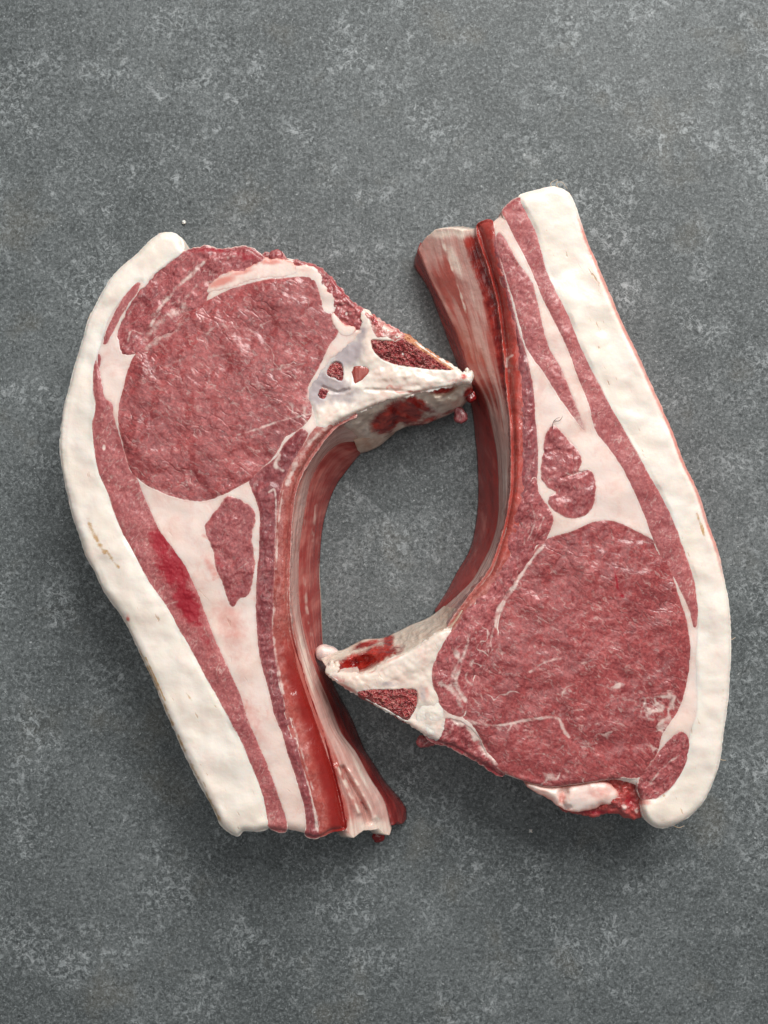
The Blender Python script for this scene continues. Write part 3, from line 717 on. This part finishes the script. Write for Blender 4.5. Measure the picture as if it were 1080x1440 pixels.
# ================================================================== RIGHT CHOP
def right_chop():
    org = unproject(np.array([810.]), np.array([720.]), np.array([0.]))[0]
    root = thing('pork_chop', 'thick raw pork chop with an evenly pink lean streak, bone tip pointing left',
                 'pork chop', org, 'raw pork rib chops on the tabletop')
    FAT_OUT = [(730,277),(750,269),(777,263),(790,266),(800,273),(810,293),(823,333),(840,373),(860,420),(877,460),(897,500),(917,545),(933,580),(946,610),(960,648),(980,690),(994,733),(1008,772),(1018,815),(1025,855),(1027,900),(1026,945),
        (1023,985),(1017,1030),(1012,1067),(1003,1098),(987,1130),(967,1149),(942,1162),(923,1163),(908,1152),(902,1135)]
    FAT_IN = [(905,1125),(920,1124),(935,1116),(950,1100),(963,1073),(968,1050),(970,1030),(979,1000),(979,960),(978,920),(980,890),(981,860),(979,838),(975,815),(967,790),(957,763),(947,735),(932,702),(913,670),(897,640),(880,610),(863,580),(847,550),(833,522),(822,500),
        (810,473),(800,447),(783,413),(767,380),(760,350),(753,327),(740,300)]
    T = [(673,319),(690,373),(703,420),(710,470),(714,510),(718,560),(722,600),(723,650),(722,690),(715,730),(705,767),(693,800),(673,827),(653,853),(633,883)]
    BASE = FAT_OUT + [(897,1110),(873,1100),(850,1098),(827,1102),(800,1105),(773,1108),(750,1103),(713,1093),(690,1080),(665,1064),(640,1050),(617,1042),(597,1033),(573,1017),(547,1002),(520,987),(497,973),(473,960),(462,950),(470,945),
        (520,945),(543,930),(573,917),(597,903),(617,889)] + T[::-1] + [(690,311),(708,296)]
    c = Chop(root, org, BASE, 23)
    def drop(P):
        k = 1 - sst(480, 620, P[:, 1]); q = dline(P, T)
        return (4 + 12 * k) * np.exp(-q / (4 + 6 * k))
    c.drop = drop

    eye = [(763,763),(783,754),(807,747),(827,738),(850,733),(873,737),(897,749),(920,762),(935,782),(943,803),(949,823),(955,843),(963,867),(968,893),(970,920),(967,947),(960,980),(950,1003),(939,1020),(930,1035),(925,1054),(915,1076),(900,1092),
        (873,1092),(850,1095),(827,1098),(800,1102),(773,1104),(750,1100),(722,1090),(700,1078),(686,1058),(676,1036),(664,1018),(650,1006),(656,990),(663,970),(672,945),(688,920),(699,903),(698,880),(704,853),(723,820),(741,791)]
    veins = [([(763,768),(742,794),(725,822),(705,854),(698,882)],2.6,1.0),([(640,1010),(665,1016),(700,1020),(745,1012),(784,1010),(792,1025),(800,1037)],2.4,.85),([(745,945),(765,932),(788,926)],2.0,.65),([(720,1018),(712,1036)],2,.7),([(745,1060),(780,1058),(800,1040)],1.5,.5),([(795,1000),(820,998)],2,.6),
        ([(830,960),(850,965),(870,975)],2,.45),([(880,940),(900,950),(915,962)],2,.5),([(860,985),(890,985),(910,995)],2,.5),([(703,855),(700,890),(708,930)],2,.5),([(925,1056),(938,1040),(948,1022)],2.5,.6),([(880,1060),(900,1080)],1.5,.4),
        ([(850,900),(870,905)],2,.4),([(935,880),(948,872),(955,880)],1.6,.5)]
    def eye_attr(P, d):
        f = np.maximum.reduce([lines(P, veins), edgefat(d, 1.3, .6), .26 * sst(.25, .6, fbm(P[:, 0], P[:, 1], 34, 4, 104)), .7 * branching(P, 70, .04, 311) * sst(880, 960, P[:, 1]) + .4 * branching(P, 45, .04, 315)])
        return {'fat': f, 'blood': np.maximum(lines(P, [([(862,797),(867,815),(870,830),(876,838)],1.5,.9)]), blobs(P, [(875,838,5,3,20,.9),(740,825,4,3,0,.4)]))}
    c.slab('loin_muscle', eye, M['eye'], attrs=eye_attr, relief=relief(4, 60, .8, 12, 105), bulge=1.4, bw=12)
    # cap muscle at the bottom right
    cap = [(957,1030),(966,1036),(968,1058),(961,1080),(949,1100),(935,1113),(920,1122),(904,1122),(898,1108),(901,1094),(914,1078),(927,1058),(943,1040)]
    c.slab('cap_muscle', cap, M['cap'], attrs=lambda P, d: {'fat': np.maximum(edgefat(d, 1.5, .7), lines(P, [([(912,1105),(932,1080),(955,1062)],1.8,.6),([(900,1118),(915,1105)],2,.6),([(930,1090),(950,1078)],1.5,.4)]))}, relief=relief(3, 26, 1, 8, 106))
    # muscle between the bone and the eye, webbed with fat
    side = [(640,884),(653,862),(668,842),(688,826),(700,803),(710,775),(719,745),(727,715),(736,700),(752,672),(757,693),(770,713),(777,730),(768,757),(757,773),(741,792),(724,820),(704,853),(698,880),(699,903),(688,921),(672,946),(664,968),(657,990),(650,1006),
        (636,1004),(622,994),(616,978),(610,962),(609,940),(617,918),(627,900)]
    def side_attr(P, d):
        return {'fat': np.maximum.reduce([.7 * branching(P, 34, .07, 321) * sst(790, 880, P[:, 1]), edgefat(d, 1.8, .7), lines(P, [([(775,770),(757,780),(740,802),(724,823),(703,853),(697,880)],3.5,1.0),([(697,875),(690,905),(700,930)],2,.6),([(660,890),(655,915),(640,940),(632,965)],3,.7),([(640,915),(648,935),(640,960),(655,985)],3.5,.75),
            ([(620,960),(640,975),(650,1000)],4,.7),([(665,930),(655,955),(668,965)],2.5,.6),([(748,710),(752,735),(742,760)],1.6,.55),([(734,735),(738,760),(730,780)],1.5,.4),([(765,728),(752,757),(742,775)],1.6,.5)])]),
            'blood': blobs(P, [(735,822,10,5,0,.35)])}
    c.slab('rib_muscle', side, M['cap'], attrs=side_attr, relief=relief(3, 24, .8, 9, 107), bulge=1.8)
    # --- dark strip between rib face and fat
    inter = [(690,313),(695,330),(703,365),(712,400),(722,440),(730,470),(738,495),(745,525),(750,555),(752,590),(755,627),(755,667),(752,690),(744,712),(735,716),(733,690),(734,650),(734,600),(732,550),(729,505),(724,465),(714,425),(702,382),(692,345)]
    c.slab('rib_muscle', inter, M['inter'], attrs=lambda P, d: {'fat': np.maximum(edgefat(d, 1.3, .5), lines(P, [([(700,345),(706,372),(714,402)],1.2,.7),([(735,460),(737,475)],2,.9)]))}, relief=relief(2, 24, 1, 8, 108), bulge=1.2)
    # --- second lean streak
    streak2 = [(702,327),(713,343),(730,373),(747,397),(752,413),(760,447),(770,487),(787,517),(800,547),(813,580),(822,605),(817,600),(797,573),(780,547),(763,520),(750,503),(740,485),(732,457),(724,427),(714,395),(704,362),(698,338)]
    c.slab('lean_streak', streak2, M['belly'], attrs=lambda P, d: {'fat': np.maximum.reduce([edgefat(d, 1.6, .6), .75 * sst(555, 612, P[:, 1]), lines(P, [([(790,520),(802,548),(812,575)],3,.6)])]), 'blood': blobs(P, [(780,520,8,20,-25,.25)])}, relief=relief(2, 30, .8, 8, 109))
    belly = [(731,279),(740,300),(753,327),(760,350),(767,380),(783,413),(800,447),(810,473),(822,500),(833,522),(847,550),(863,580),(880,610),(897,640),(913,670),(932,702),(947,735),(957,763),(967,790),(975,815),(979,838),(981,862),(977,882),
        (970,858),(961,838),(951,818),(940,800),(933,788),(921,763),(907,727),(893,693),(877,660),(857,630),(837,603),(827,563),(813,530),(800,493),(783,457),(767,427),(753,393),(743,370),(727,340),(713,310),(708,296)]
    c.slab('lean_streak', belly, M['belly'], grow=2.2, attrs=lambda P, d: {'fat': np.maximum(edgefat(d, 1.4, .6), blobs(P, [(836,598,3,4,0,.7)])), 'blood': blobs(P, [(869,642,3,3,0,.5)])}, relief=relief(3, 50, .6, 8, 110), bulge=1.2)
    pocket = [(777,600),(787,607),(800,622),(813,637),(817,650),(814,662),(828,662),(836,676),(835,703),(827,720),(807,728),(787,721),(772,708),(774,700),(783,693),(772,685),(763,673),(761,657),(764,643),(766,627),(769,613)]
    c.slab('pocket_muscle', pocket, M['pocket'], attrs=lambda P, d: {'fat': np.maximum(edgefat(d, 2.0, .75), lines(P, [([(818,662),(805,668),(795,665)],1.3,.6),([(765,640),(785,632)],1.2,.25)]))},
           relief=lambda P, d: (3 * fbm(P[:, 0], P[:, 1], 22, 3, 111) + 0 * P[:, 0]) * sst(0, 8, d) - 2.2 * lines(P, [([(822,662),(806,668),(792,672)],3,1.),([(766,637),(788,632),(806,640)],2.5,.7)]), bulge=3.0, rough=1.0)
    # --- sawn rib face
    face = [(673,318),(691,312),(697,352),(707,388),(717,427),(726,467),(731,505),(734,550),(736,600),(736,650),(735,695),(733,722),(725,752),(716,782),(704,808),(690,830),(668,846),(650,868),(637,886),(631,882),(652,852),(672,826),(691,800),(704,766),(714,730),(720,690),(721,650),(720,600),(716,560),(712,510),(708,470),(701,420),(688,373)]
    c.slab('rib_face', face, M['rib_face'], attrs=lambda P, d: {'fat': np.maximum.reduce([edgefat(d, 1.2, .35), lines(P, [([(718,555),(722,600),(726,650),(725,700)],1.2,.4),([(720,500),(714,505),(712,516)],2.5,.8),([(716,520),(716,535)],1.5,.8),([(700,360),(710,400),(722,440)],1.2,.5)]), .35 * sst(780, 860, P[:, 1])]),
            'hot': .85 * (1 - sst(740, 830, P[:, 1])), 'deep': .5 * (1 - sst(420, 540, P[:, 1]))}, relief=relief(2, 30, .4, 7, 113), bulge=1.2)

    def rim_attr(P, d):
        o = dline(P, FAT_OUT)
        return {'tan': np.maximum(lines(P, [([(980,722),(988,745),(992,760)],2.2,.8),([(984,735),(990,755)],1.2,.9)]), .4 * blobs(P, [(1018,980,8,60,0,.8),(772,353,8,6,0,1.),(940,1150,26,8,-20,.8)])), 'fat': np.maximum(.75 * (1 - sst(1, 7, o)) * sst(280, 330, P[:, 1]) * (1 - sst(760, 860, P[:, 1])), blobs(P, [(772,353,7,6,0,.35),(907,1128,14,6,0,.75),(973,940,5,6,0,.6),(1000,870,30,90,0,.12)])),
                'blood': .6 * (1 - sst(1, 4, dline(P, [(933,580),(946,612),(960,650),(975,680)])))}
    c.slab('fat_rim', FAT_OUT + FAT_IN, M['fat_cap'], grow=.9, rough=.6, attrs=rim_attr, relief=relief(5, 80, .3, 16, 114), rim=9, rimdrop=6.5, sink=.4, bulge=.8, mark='rim', wall=((.03, .3), (.2, 1.5), (.6, .5), (1, -4)))

    # --- ragged bottom edge: gland fat, red trim
    c.slab('trim_muscle', [(855,1094),(872,1091),(890,1092),(899,1104),(899,1120),(903,1140),(895,1149),(885,1149),(872,1143),(858,1143),(840,1145),(822,1144),(800,1140),(790,1134),(812,1128),(850,1120)], M['cap'], rough=2.0, wl=7, lift=-16, bulge=7, bw=6, relief=relief(9, 18, 1.0, 6, 115), rimdrop=0, mark=False,
           attrs=lambda P, d: {'fat': blobs(P, [(878,1135,5,5,0,.9),(895,1140,4,5,0,.8),(865,1098,12,4,0,.3),(870,1110,10,8,0,.35)]), 'blood': np.maximum(blobs(P, [(878,1097,7,3,0,1.),(885,1125,12,14,0,.6),(840,1142,30,4,0,.7)]), .15), 'hot': np.full(len(P), .6)})
    c.slab('gland_fat', [(743,1104),(760,1107),(787,1109),(800,1108),(815,1106),(836,1102),(852,1103),(862,1110),(866,1119),(858,1127),(846,1129),(835,1134),(812,1139),(797,1137),(785,1131),(775,1123),(757,1113)], M['seam'], rough=1.0, wl=12, lift=-7, bulge=6, bw=9, relief=lambda P, d: 4 * fbm(P[:, 0], P[:, 1], 30, 2, 116) * sst(0, 8, d) - 7 * lines(P, [([(795,1110),(790,1125),(795,1136)],4,1.)]), rimdrop=0, mark=False, edge=0,
           attrs=lambda P, d: {'fat': np.maximum(edgefat(d, 6, .7), blobs(P, [(790,1122,8,18,0,.7),(840,1116,30,16,0,.55),(765,1112,14,8,0,.5)])), 'blood': blobs(P, [(862,1104,10,4,20,.5),(800,1139,14,3,10,.5)])})
    c.slab('lower_trim', [(597,1032),(605,1022),(618,1012),(640,1012),(660,1022),(675,1040),(690,1060),(708,1078),(706,1090),(690,1082),(672,1070),(650,1058),(630,1047),(612,1043)], M['cap'], rough=1.4, lift=-1, relief=relief(4, 20, .8, 7, 117),
           attrs=lambda P, d: {'fat': np.maximum.reduce([edgefat(d, 1.6, .5), lines(P, [([(660,1022),(672,1040),(688,1060),(702,1074)],6,.95),([(640,1014),(655,1018),(668,1026)],5,.9),([(612,1030),(625,1018)],5,.5)])]), 'blood': blobs(P, [(690,1082,24,6,35,.6),(645,1055,25,4,25,.4)])})
    # --- chine bone
    MAR = [(503,975),(520,970),(540,969),(563,969),(584,969),(588,978),(587,990),(580,1004),(573,1014),(560,1008),(547,1000),(523,987)]
    top = [(462,950),(470,946),(490,945),(520,945),(543,930),(573,917),(597,903),(617,889),(634,882),(628,905),(612,935),(609,950),(616,972),(628,990),(626,1008),(617,1040),(608,1040),(597,1033),(573,1017),(547,1002),(520,987),(497,973),(473,960)]
    zch = lambda P, z, d: z - 5 * (1 - sst(460, 540, P[:, 0])) + 2 * lines(P, [([(500,962),(560,948),(600,925)],7,1.)]) 
    chine = c.slab('chine_bone', top, M['bone'], grow=.3, rough=1.9, wl=6, relief=relief(3.5, 36, .3, 9, 118), zfn=zch, bulge=.5, zbot=34, rim=6, rimdrop=4, under=[MAR],
           attrs=lambda P, d: {'fat': np.maximum(blobs(P, [(490,968,20,4,30,.7),(470,952,8,6,0,.5),(605,1015,6,18,0,.25),(600,975,6,14,-10,.55),(556,925,30,4,-28,.55),(596,1028,24,6,30,.45)]), lines(P, [([(586,966),(592,985),(604,995)],2.5,.5)])), 'blood': blobs(P, [(478,956,16,6,20,.6),(540,992,50,5,30,.5),(520,945,40,5,-10,.45)]), 'grey': blobs(P, [(550,962,40,6,0,.6),(595,975,8,16,-10,.7)])})
    c.slab('marrow', MAR, M['marrow'], rough=1.2, wl=6, parent=chine, lift=-1, sink=2, bulge=2, relief=relief(4, 10, 3, 5, 119), zbot=44, attrs=lambda P, d: {'fat': np.maximum(edgefat(d, 1.5, .3), blobs(P, [(537,985,6,7,0,.4)]))})
    knob = [(588,1008),(600,992),(612,990),(620,998),(622,1012),(618,1030),(608,1036),(598,1030)]
    c.slab('bone_cap', knob, M['fat_cap'], rough=1.0, parent=chine, lift=.2, bulge=1.0, relief=relief(1.5, 16, .2, 6, 120), zbot=60, mark=False, attrs=lambda P, d: {'fat': blobs(P, [(606,1036,10,5,0,.6)])})
    # --- front of the chine
    ridge = [(466,948),(488,946),(518,944),(542,930),(572,917),(596,903),(616,888),(634,880),(650,858)]
    low = [(450,925),(462,915),(480,914),(497,906),(512,899),(537,897),(557,889),(577,879),(597,871),(612,862),(624,852)]
    def fr_attr(P, u, v):
        t = .62 + .22 * fbm(P[:, 0], P[:, 1], 26, 3, 121) - .2 * sst(590, 630, P[:, 0])
        return {'tone': t, 'blood': np.maximum.reduce([blobs(P, [(500,933,40,14,-18,1.2),(525,922,34,14,-20,1.15),(546,905,9,20,10,1.),(515,906,26,6,-15,.9),(540,918,28,10,-15,1.),(475,936,12,8,0,.9)])]),
                'fat': np.maximum(blobs(P, [(525,905,14,6,-10,.35),(460,922,9,7,0,.95)]), .6 * sst(.9, 1., u) * sst(560, 600, P[:, 0]))}
    c.loft('chine_front', ridge, low, [100, 106, 107, 107], [42, 36, 30, 26, 24], M['membrane'], bulge=4, nu=30, step=1.2, attrs=fr_attr,
           relief=lambda P, u, v: (7 * fbm(P[:, 0], P[:, 1], 24, 3, 122) + 4 * fbm(P[:, 0], P[:, 1], 8, 2, 123)) * np.minimum(1, 4 * u * (1 - u) + .1) - 26 * blobs(P, [(505,934,26,9,-18,1.)]))
    # --- inside of the rib
    C0 = [(675,322),(692,372),(705,420),(712,470),(716,510),(719,545),(722,580),(725,623),(725,673),(724,700),(717,730),(707,767),(695,800),(675,827),(655,853),(637,878)]
    C1 = [(587,352),(607,398),(625,433),(642,470),(657,513),(680,560),(693,607),(699,643),(701,687),(700,730),(690,767),(677,793),(663,817),(643,837),(622,856),(613,864)]
    C2 = [(582,367),(583,376),(600,402),(613,433),(627,470),(643,513),(656,545),(664,580),(668,615),(671,650),(672,700),(668,740),(660,773),(643,803),(627,833),(611,858)]
    def rb_attr(P, u, v):
        y = P[:, 1]
        t = .34 + .1 * fbm(P[:, 0], P[:, 1], 60, 2, 124) + .24 * sst(540, 640, y) + .14 * (1 - sst(330, 400, y)) * sst(.2, .6, u)
        t += .32 * fbm(u * 12, v * 7, 1.3, 3, 24) + .06 + .14 * (1 - sst(560, 640, y)) * (1 - sst(.45, .7, u)) - .4 * (1 - sst(.2, .42, u)) * (1 - sst(480, 600, y))
        f = np.maximum.reduce([.7 * (1 - sst(325, 350, y)), .7 * lines(P, [([(622,340),(640,390),(656,440)],2,1.)]), .6 * blobs(P, [(640,368,12,44,-22,1.1),(668,425,7,40,-22,1.)])])
        return {'tone': t, 'fat': f, 'blood': .95 * (1 - sst(.2, .40, u)) * (1 - sst(520, 640, y))}
    c.loft('rib', C0, C1, [84, 85, 86, 89, 92, 95, 98, 101, 104, 105, 106, 104, 60], [34, 37, 40, 44, 48, 52, 56, 57, 58, 57, 56, 50, 10], M['rib'], bulge=8, nu=40, step=1.2, back=16, ends=([(0,0,0),(.25,0,-6),(.5,0,-15),(.7,0,-21),(.85,0,-16),(.95,0,-6),(1,0,2)], None), attrs=rb_attr, relief=lambda P, u, v: 4 * fbm(P[:, 0], P[:, 1], 40, 3, 125) * u)
    def wm_attr(P, u, v):
        y = P[:, 1]
        t = .26 * fbm(v * 46 + u * 5, u * 2.2, 1.7, 3, 33) + .42 - .15 * (1 - sst(500, 640, y)) + .1 * fbm(P[:, 0], P[:, 1], 40, 2, 126)
        return {'tone': t, 'fat': .5 * sst(.92, 1, u) * sst(500, 560, y)}
    c.loft('wall_muscle', C1, C2, [34, 37, 40, 44, 48, 51, 54, 55, 56, 55, 54, 48, 8], 2.0, M['wall_muscle'], bulge=4, nu=22, step=1.2, back=14, attrs=wm_attr, relief=lambda P, u, v: 3 * fbm(P[:, 0], P[:, 1], 30, 3, 127) * (1 - u))
    scrap = lambda pts, mat, lift, **k: c.slab('tissue_scrap', pts, mat, rough=1.3, wl=5, grow=1.0, edge=0, lift=lift, bulge=1.6, bw=4, zbot=max(2, H + lift - 8), mark=False, rimdrop=0, relief=relief(2, 8, 0, 3, 129), **k)
    c.slab('gristle_nub', [(447,918),(452,912),(462,913),(472,917),(472,925),(460,928),(450,925)], M['seam'], rough=.6, wl=12, lift=-66, bulge=6, bw=6, zbot=30, mark=False, rimdrop=0, edge=0, attrs=lambda P, d: {'grey': np.full(len(P), .5), 'fat': edgefat(d, 2, .3)})
    scrap([(588,1042),(594,1037),(606,1038),(614,1042),(606,1048),(596,1050),(589,1048)], M['cap'], -20)
    scrap([(460,946),(463,935),(467,930),(470,938),(474,932),(474,945),(468,950)], M['bone'], -8)

    c.slab('seam_fat', BASE, M['seam'], grow=-2.5, step=1.4, base=True, rim=14, rimdrop=13, seed=1,
           attrs=lambda P, d: {'fat': np.maximum(blobs(P, [(935,1040,8,12,0,.25),(770,740,14,8,0,.25)]), lines(P, [([(822,605),(835,630),(850,655)],3,.35)])), 'blood': np.zeros(len(P))})
    return c

LEFT = left_chop()
RIGHT = right_chop()

def hair(chop, pts, zs, r, mat):
    o = resample(pts, False, 2.0); n = len(o)
    z = np.interp(np.linspace(0, 1, n), np.linspace(0, 1, len(zs)), zs)
    X = unproject(o[:, 0], o[:, 1], z); t = np.gradient(X, axis=0); t /= np.linalg.norm(t, axis=1, keepdims=True)
    a = np.cross(t, [0, 0, 1.]); a /= np.maximum(np.linalg.norm(a, axis=1, keepdims=True), 1e-9); b = np.cross(a, t)
    rr = (r * S * np.linspace(1, .4, n))[:, None]
    V = np.concatenate([X + rr * (a * math.cos(k * math.pi / 3) + b * math.sin(k * math.pi / 3)) for k in range(6)])
    i = np.arange(n - 1)
    F = np.concatenate([np.stack([k * n + i, k * n + i + 1, ((k + 1) % 6) * n + i + 1, ((k + 1) % 6) * n + i], 1) for k in range(6)])
    link_mesh('hair', V, F, mat, chop.root, chop.origin, {'fat': np.zeros(len(V))})
hm = Mat('hair_dark'); M['hair'] = hm.out(srgb(92, 72, 66), .4)
hm = Mat('hair_pale'); M['hair_pale'] = hm.out(srgb(206, 180, 150), .4)
hair(RIGHT, [(777, 602), (778, 594), (782, 589), (787, 587)], [115, 117, 118, 116], .55, M['hair'])
hair(RIGHT, [(780, 592), (786, 592), (790, 588), (791, 585)], [114, 117, 118, 115], .5, M['hair'])
hair(RIGHT, [(1023, 898), (1030, 899), (1034, 896)], [98, 99, 98], .6, M['hair_pale'])
hair(RIGHT, [(1010, 1066), (1016, 1069), (1021, 1069)], [96, 97, 95], .6, M['hair_pale'])
hair(RIGHT, [(945, 1160), (955, 1164), (962, 1161)], [92, 90, 88], .8, M['hair_pale'])
hair(RIGHT, [(786, 266), (782, 258), (790, 256), (798, 266)], [104, 108, 110, 104], .55, M['hair_pale'])
hair(RIGHT, [(778, 266), (774, 258), (784, 252)], [104, 107, 108], .5, M['hair_pale'])
hair(LEFT, [(128, 440), (123, 452), (121, 458)], [98, 100, 98], .6, M['hair_pale'])
hair(LEFT, [(252, 985), (246, 992), (240, 994)], [100, 98, 96], .5, M['hair_pale'])

# ------------------------------------------------------------------ crumbs on the table
def crumb(px, py, r, label, seed):
    rnd = random.Random(seed)
    import bmesh
    bm = bmesh.new(); bmesh.ops.create_icosphere(bm, subdivisions=3, radius=r * S)
    for v in bm.verts:
        k = 1 + .5 * math.sin(v.co.x / S * 1.7 + seed) * math.cos(v.co.y / S * 2.1) + rnd.uniform(-.12, .12)
        v.co *= k; v.co.z *= .55
    zmin = min(v.co.z for v in bm.verts)
    for v in bm.verts: v.co.z -= zmin
    for f in bm.faces: f.smooth = True
    me = bpy.data.meshes.new('fat_crumb'); bm.to_mesh(me); bm.free(); me.materials.append(M['fat_cap'])
    o = bpy.data.objects.new('fat_crumb', me); col.objects.link(o)
    o.location = tuple(unproject(np.array([px]), np.array([py]), np.array([0.]))[0])
    o['label'] = label; o['category'] = 'crumb'; o['group'] = 'specks of fat on the tabletop'
crumb(259., 313., 2.6, 'tiny white fat crumb on the tabletop above the fat tip of the left chop', 3)
crumb(746., 1168., 2.2, 'tiny pale fat crumb on the tabletop below the bottom edge of the right chop', 8)
